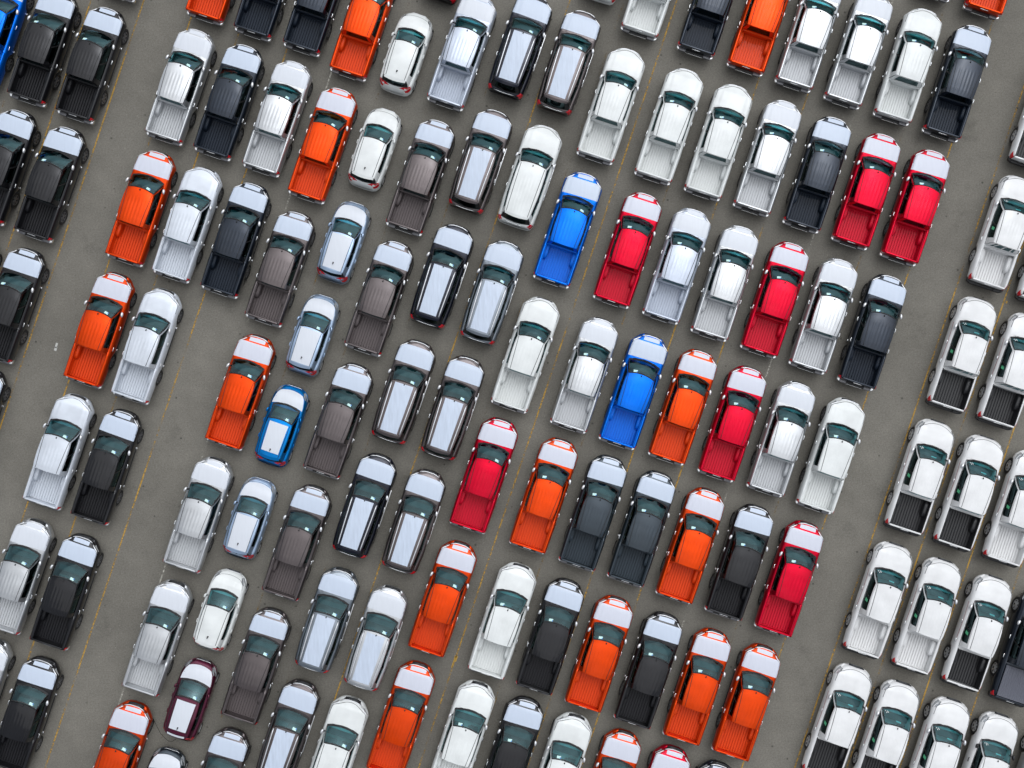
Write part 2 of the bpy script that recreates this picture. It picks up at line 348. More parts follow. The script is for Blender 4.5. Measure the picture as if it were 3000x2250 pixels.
GEO = {}
def orient(g):              # panels face away from the middle of the cabin
    V, Fc, M, sm = g; P = np.array(V); cy = P[:, 1].mean(); acc = 0
    for f in Fc:
        a, b, c = P[f[0]], P[f[1]], P[f[2]]; n = np.cross(b - a, c - a); acc += n.dot((a + b + c) / 3 - np.array((0, cy * .7, .5)))
    return g if acc > 0 else (V, [tuple(f[::-1]) for f in Fc], M, sm)
def geo(kind, key, fn):
    k = (kind, key)
    if k not in GEO: GEO[k] = orient(fn()) if key in ('roof', 'hood', 'ws', 'rw') or key[:2] in ('cs', 'w0', 'w1', 'w2', 'd0', 'd1', 'fi', 'rf', 'hl', 'tl', 'sk', 'gs') else fn()
    return GEO[k]
MESH = {}
def getmesh(kind, key, fn, mats, name):
    k = (kind, key, tuple(m.name for m in mats))
    if k not in MESH: MESH[k] = mkmesh(name, geo(kind, key, fn), mats)
    return MESH[k]

def g_hull(kind):
    B = BODIES[kind]; cut = []
    for ax in (B.fa, B.ra):
        for sg in (-1, 1):
            V, Fc, _, _ = lathe_x([(0, 0), (B.wr * 1.17, 0), (B.wr * 1.17, .6), (0, .6)], 32)
            V = [(sg * (B.wx - .09 + x), y + ax, z + B.wr) for x, y, z in V]
            cut.append((V, Fc if sg > 0 else [f[::-1] for f in Fc], None, True))
    g = GH[kind]; y1 = g['b1'][0] - .1; y0 = cur(g['belt'], 1).y + (.12 if kind in 'PX' else .2)
    xw = g['belt'][0][1] - .10
    cut.append(box(-xw, xw, y0, y1, .50 if kind != 'H' else .40, 2))
    if kind == 'P': cut.append(box(-.735, .735, -2.7, -1.018, .575, 2))
    if kind == 'X': cut.append(box(-.765, .765, -2.7, -.96, .575, 2))
    return boolean(B.hull(), cut)
def bulge(kind, x, y):
    if kind == 'H': return .008 * smooth01((.34 - abs(x)) / .05)
    return .011 * smooth01((.62 - abs(x)) / .10) * smooth01(({'P': 2.58, 'X': 2.56, 'S': 2.37}[kind] - y) / .4)
def g_hood(kind, lift=.005):
    B = BODIES[kind]; y0, y1 = {'P': (1.38, 2.58), 'X': (1.45, 2.56), 'S': (1.15, 2.37), 'H': (1.0, 1.75)}[kind]
    def f(u, v):
        y = y0 + (y1 - y0) * v; w = B.ws(y) - {'P': .035, 'X': .06, 'S': .035, 'H': .05}[kind]; x = w * (2 * u - 1)
        if v < .35: y += .0
        yy = y - (.10 if kind != 'H' else .08) * (abs(2 * u - 1) ** 2.2) * smooth01((v - .6) / .4)
        return B.top(x, yy, lift + bulge(kind, x, yy))
    return grid(f, 40, 18)
def g_seam(kind):
    V = g_hood(kind)[0]; nv = 18; P = [V[0 * (nv + 1) + j] for j in range(5, nv + 1)] + [V[i * (nv + 1) + nv] for i in range(1, 40)] + [V[40 * (nv + 1) + j] for j in range(nv, 4, -1)]
    return tube([(x, y, z - .001) for x, y, z in P], .0125 if kind != 'H' else .009, 4, .6)
def g_film(kind, k):
    B = BODIES[kind]; rn = random.Random(k * 13 + ord(kind)); sk = rn.uniform(-.045, .045)
    if kind in 'PS':
        dy = 0 if kind == 'P' else -.21
        y0, y1 = 1.46 + dy + rn.uniform(-.03, .03), 2.31 + dy + rn.uniform(-.03, .02)
        if kind == 'S': y1 += .13
        def f(u, v):
            y = y0 + (y1 - y0) * v; w = min(B.ws(y) - .012, .84); x = w * (2 * u - 1); y += sk * x
            if kind == 'S': y += .04 * v * (1 - (2 * u - 1) ** 2) - .03 * v
            return B.top(x, y, .016 + bulge(kind, x, y))
        g = grid(f, 40, 10, mi=lambda i, j: 0)
        if kind == 'P':
            def h(u, v): x = .37 * (2 * u - 1) + rn.uniform(-.0, .0); y = 2.40 + .20 * v - .05 * abs(x) * v + sk * x; return B.top(x, y, .017 + bulge(kind, x, y))
            return join(g, grid(h, 16, 4))
        return g
    def f(u, v):
        y = 1.03 + (1.68 - 1.03) * v; w = B.ws(y) - .05; a = abs(2 * u - 1); x = w * (2 * u - 1)
        y = y - (.13 * a ** 2.2) + .05 * v
        return B.top(x, y, .014 + .008 * smooth01((.34 - abs(x)) / .05))
    return grid(f, 16, 8)
def g_rooffilm(kind, k):
    g = GH[kind]; rn = random.Random(k * 7 + 3); a, b, w = {'S': (.33, -1.93, .43), 'H': (.12, -1.25, .44)}[kind]
    if kind == 'H' and k >= 100: a, b, w = .20, -1.40, .475
    sk = rn.uniform(-.02, .02)
    def f(u, v):
        y = a + (b - a) * v; x = w * (2 * u - 1) * (1 - .08 * v) ; y += sk * x
        s = min(1, max(0, (g['t0'][0] - y) / (g['t0'][0] - g['rear'][0])))
        e = cur(g['edge'], s); z = e.z + g['crown'] * (1 - min(1, abs(x) / e.x) ** 2.6)
        return (x, y, z + .014)
    return grid(f, 10, 16)
def g_roof(kind):
    g = GH[kind]; ribs = kind in 'PSX'
    def f(u, v):
        U = 2 * u - 1; x, y, z = roofpt(g, U, v)
        if ribs and abs(U) < .72:
            z += .0034 * math.cos(U * 26) * smooth01((v - .22) / .12) * smooth01((.97 - v) / .08) * smooth01((.72 - abs(U)) / .1)
        return (x, y, z)
    return grid(f, 44, 22)
def g_cabside(kind, sg):
    g = GH[kind]; parts = []
    edges = [0]; kinds = []
    for a, b in g['wins']: edges += [a, b]; kinds += [0, 1]
    edges.append(1); kinds.append(0); tt = [(0, .07), (.07, g['tr']), (g['tr'], 1)]
    for (a, b), w in zip(zip(edges[:-1], edges[1:]), kinds):
        for k, (c, d) in enumerate(tt):
            if w and k == 1: continue
            pil = (not w) and k == 1 and a > 0 and b < 1
            n = max(2, int((b - a) * 14)); parts.append(grid(lambda u, v: tuple(sidept(g, a + (b - a) * u, c + (d - c) * v)), n, 3, mi=(lambda i, j: 1) if (pil or k == 0) else None))
    G = join(*parts)
    return G if sg > 0 else mirror(G)
def g_window(kind, i, sg):
    g = GH[kind]; a, b = g['wins'][i]; last = i == len(g['wins']) - 1
    def f(u, v):
        bb = b - (.05 * (abs(2 * v - 1) ** 3) if last else 0); return tuple(sidept(g, a + (bb - a) * u, .07 + (g['tr'] - .07) * v, -.012))
    G = grid(f, 8, 5); return G if sg > 0 else mirror(G)
def g_screen(kind):
    g = GH[kind]
    return grid(lambda u, v: screenpt(g, 2 * u - 1, -.02 + 1.0 * v), 44, 20, mi=lambda i, j: 1 if (j < 3 or j > 18 or i < 1 or i > 42) else 0)
def g_rear(kind):
    g = GH[kind]
    def mi(i, j):
        if kind == 'X' and i in (5, 11, 17): return 1
        return 1 if (j < 1 or j > 7 or i < 3 or i > 19) else 0
    return grid(lambda u, v: rearpt(g, 2 * u - 1, .0 + v), 23, 9, mi=mi)
def g_gutter(kind, sg):
    g = GH[kind]; P = []
    for k in range(13):
        s = .015 + .97 * k / 12; w = g['gut'][0] + (g['gut'][1] - g['gut'][0]) * s; e = cur(g['edge'], s); u = min(.97, w / e.x); x, y, z = roofpt(g, u, s); P.append((sg * x, y, z + .001))
    return tube(P, .013, 4, .45)
def g_rail(kind, sg):
    g = GH[kind]; P = []
    for k in range(13):
        s = .03 + .93 * k / 12; w = .585 + (.515 - .585) * s; e = cur(g['edge'], s); u = min(.97, w / e.x); x, y, z = roofpt(g, u, s)
        P.append((sg * x, y, z + .035 * (1 if 0 < k < 12 else .1)))
    return tube(P, .026, 6, .8)
def g_mirror(kind, sg):
    x, y, z = {'P': (.87, .91, 1.23), 'X': (.87, 1.0, 1.22), 'S': (.88, .68, 1.21), 'H': (.80, .52, 1.02)}[kind]
    sc = .9 if kind == 'H' else 1.
    def f(u, v):
        a = 2 * math.pi * u; b = math.pi * (v - .5); c = math.cos(b)
        px = .062 * sc * math.copysign(abs(math.cos(a) * c) ** .8, math.cos(a) * c); pz = .072 * sc * math.copysign(abs(math.sin(b)) ** .8, math.sin(b)); py = .112 * sc * math.copysign(abs(math.sin(a) * c) ** .9, math.sin(a) * c)
        return (sg * (x + px), y + py - .55 * px + (.0), z + pz)
    return grid(f, 14, 8, flip=sg < 0)
def g_mirror_arm(kind, sg):
    x, y, z = {'P': (.87, .91, 1.23), 'X': (.87, 1.0, 1.22), 'S': (.88, .68, 1.21), 'H': (.80, .52, 1.02)}[kind]
    return tube([(sg * (x - .15), y + .05, z - .10), (sg * (x - .06), y + .02, z - .07), (sg * x, y, z - .06)], [.04, .03, .03], 6, .6)
def g_door(kind, k, sg):
    B = BODIES[kind]; y0, y1 = {'P': ((.14, 1.16), (-.88, .12)), 'X': ((.13, 1.22), (-.80, .11)), 'S': ((-.02, .98), (-.86, -.04)), 'H': ((-.10, .80), (-.86, -.12))}[kind][k]
    zt = {'H': .87}.get(kind, .985)
    zb = {'H': .36}.get(kind, .50)
    def f(u, v):
        y = y0 + (y1 - y0) * u; z = zb + (zt - zb) * v; e = min(u, 1 - u, v, 1 - v); return B.side(y, z, .007 if e > .001 else -.004)
    G = grid(f, 12, 8, flip=False); return G if sg > 0 else mirror(G)
def g_handle(kind, k, sg):
    B = BODIES[kind]; y = {'P': (.26, -.74), 'X': (.25, -.66), 'S': (.10, -.72), 'H': (.02, -.72)}[kind][k]; z = .84 if kind == 'H' else .945
    x, yy, zz = B.side(y, z, .014)
    return tube([(sg * (x - .03), yy - .10, zz), (sg * (x + .01), yy - .075, zz + .004), (sg * (x + .014), yy, zz + .006), (sg * (x + .01), yy + .075, zz + .004), (sg * (x - .03), yy + .10, zz)], [.016, .022, .022, .022, .016], 6)
def g_tyre(kind, sg):
    r = BODIES[kind].wr; w = .115 if kind != 'H' else .085
    return lathe_x([(r * .64, -w * .8), (r * .90, -w), (r * .97, -w * .85), (r, -w * .5), (r, w * .5), (r * .97, w * .85), (r * .90, w), (r * .64, w * .8), (r * .62, w * .5)], 32)
def g_rim(kind, sg):
    r = BODIES[kind].wr; w = (.115 if kind != 'H' else .085); gs = [lathe_x([(0, w * .2), (r * .60, w * .25), (r * .61, w * .75), (r * .645, w * .82)], 28)]
    n = 6 if kind != 'H' else 7
    gs[0] = setmi(gs[0], 1)
    gs.append(setmi(lathe_x([(r * .585, w * .74), (r * .655, w * .84), (r * .66, w * .78)], 28), 0))
    for k in range(n):
        a = 2 * math.pi * k / n; ca, sa = math.cos(a), math.sin(a); q = []
        for rr, hw in ((.08, .055), (.62, .075)):
            for s2 in (-1, 1):
                q.append((rr * r * ca - s2 * hw * r * 1.3 * sa, rr * r * sa + s2 * hw * r * 1.3 * ca))
        o = [q[0], q[2], q[3], q[1]]
        gs.append(setmi(slab([(w * .45, a_, b_) for a_, b_ in o], w * .35, (1, 0, 0)), 0))
    gs.append(setmi(lathe_x([(0, w * .86), (r * .15, w * .84), (r * .17, w * .5)], 16), 0))
    G = join(*gs); V = [(sg * x, y, z) for x, y, z in G[0]]
    return V, (G[1] if sg > 0 else [f[::-1] for f in G[1]]), G[2], False
def g_head(kind, sg):
    B = BODIES[kind]; y0, y1, z0, z1 = {'P': (2.14, 2.50, .76, .90), 'X': (2.02, 2.50, .74, .92), 'S': (1.93, 2.29, .76, .90), 'H': (1.36, 1.76, .56, .72)}[kind]
    def f(u, v):
        y = y0 + (y1 - y0) * u; W, zb, zs, zt, tum, d = B.row(y); zz1 = min(z1, zs + .0); zz = zz1 - (z1 - z0) * (1 - v) * (.45 + .55 * u)
        return B.side(y, zz, .010 if 0.01 < u < .99 and .01 < v < .99 else -.003)
    a = grid(f, 8, 5)
    def h(u, v):       # lens runs over the shoulder on to the top of the nose
        y = y0 + .06 + (y1 - y0 - .06) * u; w = B.ws(y); x = w - (.085 if kind in 'XH' else .03) * v * (math.sin(math.pi * (.15 + .85 * u)) if kind in 'XH' else 1); return B.top(x, y, .007)
    G = join(a, grid(h, 8, 3, flip=True, mi=lambda i, j: 1 if (j == 2 and kind in 'XH') else 0))
    return G if sg > 0 else mirror(G)
def front(kind, x, z, out=0.):
    B = BODIES[kind]; yl = float(B.T[-1, 0]); ys = np.linspace(yl - .6, yl, 60); xs = [B.side(y, z)[0] for y in ys]
    y = float(np.interp(-abs(x), [-q for q in xs], ys)); return B.sh(x, y, z)[0], B.sh(x, y, z)[1] + out, z
def g_grille(kind):
    w, z0, z1 = {'P': (.44, .70, .925), 'X': (.38, .58, .80), 'S': (.44, .70, .925), 'H': (.33, .40, .56)}[kind]
    a = grid(lambda u, v: front(kind, w * (2 * u - 1) * (.82 + .18 * v), z0 + (z1 - z0) * v, .012), 10, 6, flip=True)
    bars = [tube([front(kind, w * .8 * s, z0 + (z1 - z0) * q, .02) for s in (-1, -.5, 0, .5, 1)], .012, 5) for q in (.25, .5, .75)]
    return join(setmi(a, 0), *[setmi(b, 1) for b in bars])
def g_chromebar(kind):
    B = BODIES[kind]; L = {'P': 2.54, 'S': 2.33, 'X': 2.50, 'H': 1.80}[kind]; w = {'P': .47, 'S': .47, 'X': .34, 'H': .36}[kind]
    P = []; zc = {'P': .955, 'S': .955, 'X': .81, 'H': .585}[kind]
    for k in range(11): P.append(front(kind, w * (k / 5 - 1), zc, .008))
    return tube(P, .022 if kind in 'PS' else .012, 6, .7)
def g_shield(kind, sg):
    B = BODIES[kind]; d = 0 if kind == 'P' else -.21; P = []
    for y in (2.50, 2.42, 2.34, 2.26, 2.18, 2.08):
        w = B.ws(y + d) - .015; x, yy, z = B.top(w, y + d, .016); P.append((sg * x, yy, z))
    return tube(P, [.016, .024, .026, .026, .022, .014], 6, .7)
def g_emblem(kind):
    B = BODIES[kind]; L = {'P': 2.535, 'S': 2.325}[kind]; _, y, z = front(kind, 0, .955, .03); gs = []
    for a in (90, 210, 330):
        c = Vector((math.cos(R(a)), math.sin(R(a)))); n = Vector((-c.y, c.x)); q = [(0, 0), tuple(c * .032 + n * .018), tuple(c * .064), tuple(c * .032 - n * .018)]
        gs.append(slab([(p[0], y + p[1] * .75, z + p[1] * .6) for p in q], .012, (0, .5, .8)))
    return join(*gs)
def g_tail(kind, sg):
    B = BODIES[kind]
    if kind in 'PX':
        y1 = -2.575; x0 = .735 if kind == 'P' else .765
        def f(u, v):
            z = .80 + .285 * v if kind == 'P' else .74 + .30 * v
            ln = .10 if kind == 'P' else .05 + .20 * v ** 1.3
            if u < .5: return (x0 + (B.side(-2.55, min(z, 1.0))[0] - x0 + .012) * u * 2, y1 - .006 + (.012 if u > .45 else 0) + (.05 * min(1, max(0, (z - .6) / .45)) if kind == 'X' else 0), z)
            y = -2.55 + ln * (u - .5) * 2; p = B.side(y, min(z, B.row(y)[2] - .002), .012); return (p[0] - (.05 if z > B.row(y)[2] else 0), p[1], z if z < B.row(y)[2] else B.row(y)[2] + .012)
        G = grid(f, 8, 6, flip=True, mi=(lambda i, j: 1 if (kind == 'P' and j in (1, 2) and i < 5) else 0))
    else:
        y0, y1, z0, z1 = {'S': (-2.37, -2.16, .74, 1.08), 'H': (-1.87, -1.50, .70, .92)}[kind]
        def f(u, v):
            y = y0 + (y1 - y0) * u * (1 if kind == 'S' else (.35 + .65 * v)); zs = B.row(y)[2]; z = min(z0 + (z1 - z0) * v, zs - .004); return B.side(y, z, .012)
        G = grid(f, 8, 6)
        if kind == 'S':
            def h(u, v): y = y0 + (y1 - y0) * .9 * u; w = B.ws(y); return B.top(w - .085 * v, y, .010)
            G = join(G, grid(h, 6, 3, flip=True))
        else:
            def h(u, v): y = y0 + (y1 - y0) * u; w = B.ws(y); return B.top(w - .22 * v * (1 - u) - .03 * v, y, .010)
            G = join(G, grid(h, 6, 4, flip=True))
    return G if sg > 0 else mirror(G)
def g_bedfloor(kind):
    w = .73 if kind == 'P' else .76; y0, y1 = (-2.50, -1.021) if kind == 'P' else (-2.50, -.965); z = .58; V = []; Fc = []
    n = 12; pitch = 2 * (w - .02) / n; xs = []
    for k in range(n):
        a = -(w - .02) + k * pitch; xs += [(a, 0), (a + pitch * .54, 0), (a + pitch * .60, -.045), (a + pitch * .94, -.045)]
    xs = [(-w, 0)] + xs + [(w - .02, 0), (w, 0)]
    ys = [y0, y0 + .02, y0 + .06, y1 - .10, y1 - .06, y1]
    for i, y in enumerate(ys):
        for x, d in xs: V.append((x, y, z + .046 + (d if 2 <= i <= 3 else 0)))
    m = len(xs)
    for i in range(len(ys) - 1):
        for j in range(m - 1): Fc.append((i * m + j, i * m + j + 1, (i + 1) * m + j + 1, (i + 1) * m + j))
    return V, Fc, None, False
def g_arch(kind, sg):
    B = BODIES[kind]; yc = B.ra + .02; hl = .42; x1 = .732 if kind == 'P' else .762; x0 = .53; z0 = .622; h = .30
    def f(u, v):
        # u along y, v from floor edge up over the top to the wall
        q = 2 * u - 1; e = (1 - abs(q) ** 3.5) ** .5 if abs(q) < 1 else 0
        if v < .5: a = v * 2; x = x0 + .035 * a ** 2; zz = z0 + h * e * smooth01(a) ** .8
        else: a = (v - .5) * 2; x = x0 + .035 + (x1 - x0 - .035) * a; zz = z0 + h * e * (1 + .05 * math.sin(math.pi * a))
        x = x + (x1 - x) * (1 - e) * .75
        return (sg * x, yc + hl * q, zz)
    return grid(f, 18, 10, flip=sg > 0)
def g_bedwall(kind, sg):      # inner skin of the bed side: top bead, recessed panel, foot rib
    w = .735 if kind == 'P' else .765; y0, y1 = (-2.50, -1.021) if kind == 'P' else (-2.50, -.965)
    prof = [(w - .003, .60), (w - .028, .65), (w - .028, .72), (w - .008, .76), (w - .008, 1.0), (w - .03, 1.03), (w - .03, 1.085), (w - .003, 1.10)]
    G = grid(lambda u, v: (prof[min(7, int(round(v * 7)))][0], y0 + (y1 - y0) * u, prof[min(7, int(round(v * 7)))][1]), 6, 7, smooth=False)
    return G if sg > 0 else mirror(G)
def g_bedfront(kind):
    w = .70 if kind == 'P' else .73; y = -1.022 if kind == 'P' else -.966
    a = box(-w, w, y - .022, y + .0, .60, 1.09, .006); b = box(-w, w, y - .032, y + .002, 1.078, 1.112, .008)
    return join(a, b)
def g_tailgate(kind):
    w = .730 if kind == 'P' else .758; zt = 1.122 if kind == 'P' else 1.10
    a = box(-w, w, -2.575, -2.505, .60, zt, .015); b = box(-w + .12, w - .12, -2.590, -2.57, .74, .96, .012)
    return join(a, b)
def g_tghandle(kind): return box(-.19, .19, -2.612, -2.588, .985, 1.03, .008)
def g_tgemblem(kind): return join(*[slab([(x + a, -2.592, .90 + b) for a, b in ((-.022, 0), (0, -.013), (.022, 0), (0, .013))], .01, (0, -1, 0)) for x in (-.022, .022)], slab([(a, -2.592, .927 + b) for a, b in ((-.013, 0), (0, -.022), (.013, 0), (0, .022))], .01, (0, -1, 0)))
def g_bumper(kind):
    y1 = -2.56; a = setmi(box(-.42, .42, -2.71, y1, .50, .655, .02), 1)
    gs = [a]
    for s in (-1, 1):
        gs.append(setmi(box(min(s * .42, s * .74), max(s * .42, s * .74), -2.72, y1, .50, .69, .02), 2 if kind == 'P' else 0))
        V, Fc, M, sm = box(.74, .87, -2.70, -2.50, .50, .695, .03); V = [(s * x, y + max(0, x - .78) * .7, z) for x, y, z in V]
        gs.append((V, Fc if s > 0 else [f[::-1] for f in Fc], [0] * len(Fc), True))
    gs.append(setmi(box(-.40, .40, -2.722, -2.708, .52, .60, .004), 0))
    return join(*gs)
def g_step(kind, sg):
    y0, y1 = {'P': (-.72, 1.06), 'X': (-.80, 1.1), 'S': (-.82, .98)}[kind]; x = .875 if kind == 'P' else .905
    G = box(x - .10, x + .02, y0, y1, .365, .41, .015)
    return G if sg > 0 else mirror(G)
def g_stepcap(kind, sg, e):
    y0, y1 = {'P': (-.80, 1.14), 'X': (-.88, 1.18), 'S': (-.88, 1.04)}[kind]; y = y0 if e < 0 else y1; x = .885
    G = box(x - .105, x + .028, min(y, y - e * .09), max(y, y - e * .09), .358, .418, .018)
    return G if sg > 0 else mirror(G)
def g_bumper_car(kind):       # rear bumper of closed cars: band swept round the tail
    B = BODIES[kind]; z0, z1 = (.46, .72) if kind == 'S' else (.32, .60); P = []
    Y = [-1.5, -1.6, -1.68, -1.76, -1.82, -1.89] if kind == 'H' else [-2.05, -2.15, -2.22, -2.30, -2.35, -2.39]
    ring = [(B.side(y, .6 if kind == 'S' else .48)[0], y) for y in Y]; x9, y9 = ring[-1]
    pts = [(-x, y) for x, y in ring] + [(x9 * q, y9 - .03 * (1 - q * q)) for q in (-.6, -.2, .2, .6)] + ring[::-1]
    pts = [(x * 1.02, y - .018) for x, y in pts]; n = len(pts)
    return grid(lambda u, v: (pts[int(round(u * (n - 1)))][0] * (1 - .03 * abs(2 * v - 1) ** 2), pts[int(round(u * (n - 1)))][1] + .02 * abs(2 * v - 1) ** 2, z0 + (z1 - z0) * v), n - 1, 6)
def g_hatchbar(kind):         # chrome strip over the number plate
    B = BODIES[kind]; y = float(B.T[0, 0]); return tube([B.sh(.60 * s, y - .02 + .05 * abs(s) ** 2, 1.02) for s in (-1, -.6, -.2, .2, .6, 1)], .024, 6)
def g_spoiler(kind):
    g = GH[kind]; dy = .10 if kind == 'S' else .12
    def f(u, v):
        U = 2 * u - 1; x, y, z = roofpt(g, U * .96, 1); return (x, y + .02 - (dy + .02) * v + .03 * v * abs(U) ** 2, z + .006 - .035 * v)
    a = grid(f, 14, 4); 
    def h(u, v):
        x, y, z = f(u, 1); return (x, y + .03 * v, z - .025 * v)
    return join(a, grid(h, 14, 1))
def g_spoilerfilm(kind):
    g = GH[kind]
    def f(u, v):
        U = (2 * u - 1) * .80; x, y, z = roofpt(g, U * .96, 1); return (x, y + .0 - .10 * v, z + .016 - .035 * v)
    return grid(f, 12, 3, flip=True)
def g_wiper(kind): 
    g = GH[kind]; return tube([rearpt(g, .05, .93, .02), rearpt(g, -.25, .78, .02), rearpt(g, -.55, .70, .02)], .012, 5)
def g_wipers(kind):
    g = GH[kind]; return join(tube([screenpt(g, -.15, .03, .02), screenpt(g, .35, .10, .015), screenpt(g, .75, .12, .012)], .009, 4), tube([screenpt(g, -.75, .03, .02), screenpt(g, -.3, .09, .015), screenpt(g, .1, .11, .012)], .009, 4))
def g_sticker(kind, sg):
    g = GH[kind]
    a = grid(lambda u, v: screenpt(g, sg * (.36 + .29 * u), .80 + .13 * v, .006), 4, 2, flip=sg < 0, mi=lambda i, j: 1 if (i == 3 and j == 0 and sg > 0) or (i == 0 and j == 1 and sg < 0) else 0)
    return a
def g_marks(kind):
    g = GH[kind]; return join(*[grid(lambda u, v: screenpt(g, a + .035 * u, b + .07 * v, .006), 1, 1) for a, b in ((-.86, .20), (-.80, .30), (-.75, .22), (-.70, .28))])
def g_note(kind):
    g = GH[kind]; return grid(lambda u, v: screenpt(g, -.08 + .36 * u, .74 + .07 * v, -.16 + .06 * u), 3, 1)
def g_greensticker(kind):
    g = GH[kind]; a, b = g['wins'][1]; G = grid(lambda u, v: tuple(sidept(g, a + .06 + .075 * u, .35 + .34 * v, .0)), 1, 1); return mirror(G)
def g_stripe(kind, sg):
    B = BODIES[kind]; P = []
    for k in range(15):
        y = -.7 + 1.9 * k / 14; z = .93 + .05 * math.sin(math.pi * (k / 14)) ; x, yy, zz = B.side(y, min(z, .992), .012); P.append((sg * x, yy, zz))
    return tube(P, .007, 4)
def g_dot(kind):
    g = GH[kind]
    if kind == 'H': x, y, z = roofpt(g, 0, .80); return tube([(0, y, z - .01), (0, y - .01, z + .03), (0, y - .09, z + .07)], [.045, .03, .008], 8)
    x, y, z = roofpt(g, 0, .045); return tube([(0, y + .035, z), (0, y, z + .03), (0, y - .035, z + .012)], [.018, .03, .016], 8)
def g_dash(kind):
    g = GH[kind]; b = g['b1']; return box(-b[2] + .12, b[2] - .12, b[0] - .42, b[0] - .08, b[1] - .28, b[1] - .05, .05)
def g_wheel3(kind):
    g = GH[kind]; b = g['b1']; V = []; c = Vector((.34, b[0] - .55, b[1] + .02)); P = []
    for k in range(17):
        a = 2 * math.pi * k / 16; P.append((c.x + .18 * math.cos(a), c.y + .18 * math.sin(a) * .42, c.z + .18 * math.sin(a) * .9))
    return join(tube(P, .017, 6), tube([tuple(c - Vector((.17, 0, 0))), tuple(c), tuple(c + Vector((.17, 0, 0)))], [.02, .05, .02], 6))
def g_seat(kind, x):
    g = GH[kind]; b = g['b1']; y = b[0] - (.95 if kind != 'H' else .85); z = b[1]
    if x is None:
        y -= .85; w = g['belt'][1][1] - .16
        return join(box(-w, w, y - .25, y + .25, z - .42, z - .26, .05), box(-w, w, y - .36, y - .22, z - .40, z + .28, .05))
    return join(box(x - .24, x + .24, y - .22, y + .28, z - .45, z - .28, .06), box(x - .23, x + .23, y - .36, y - .20, z - .36, z + .26, .06), box(x - .13, x + .13, y - .36, y - .26, z + .28, z + .44, .04))
def g_cover(kind):          # ribbed roll cover over the bed
    def f(u, v):
        x = .74 * (2 * u - 1); y = -2.47 + 1.46 * v; return (x, y, 1.125 + .012 * math.cos(u * 2 * math.pi * 13) * smooth01(min(v, 1 - v) / .06) + .02 * (1 - (2 * u - 1) ** 2))
    return grid(f, 104, 6)

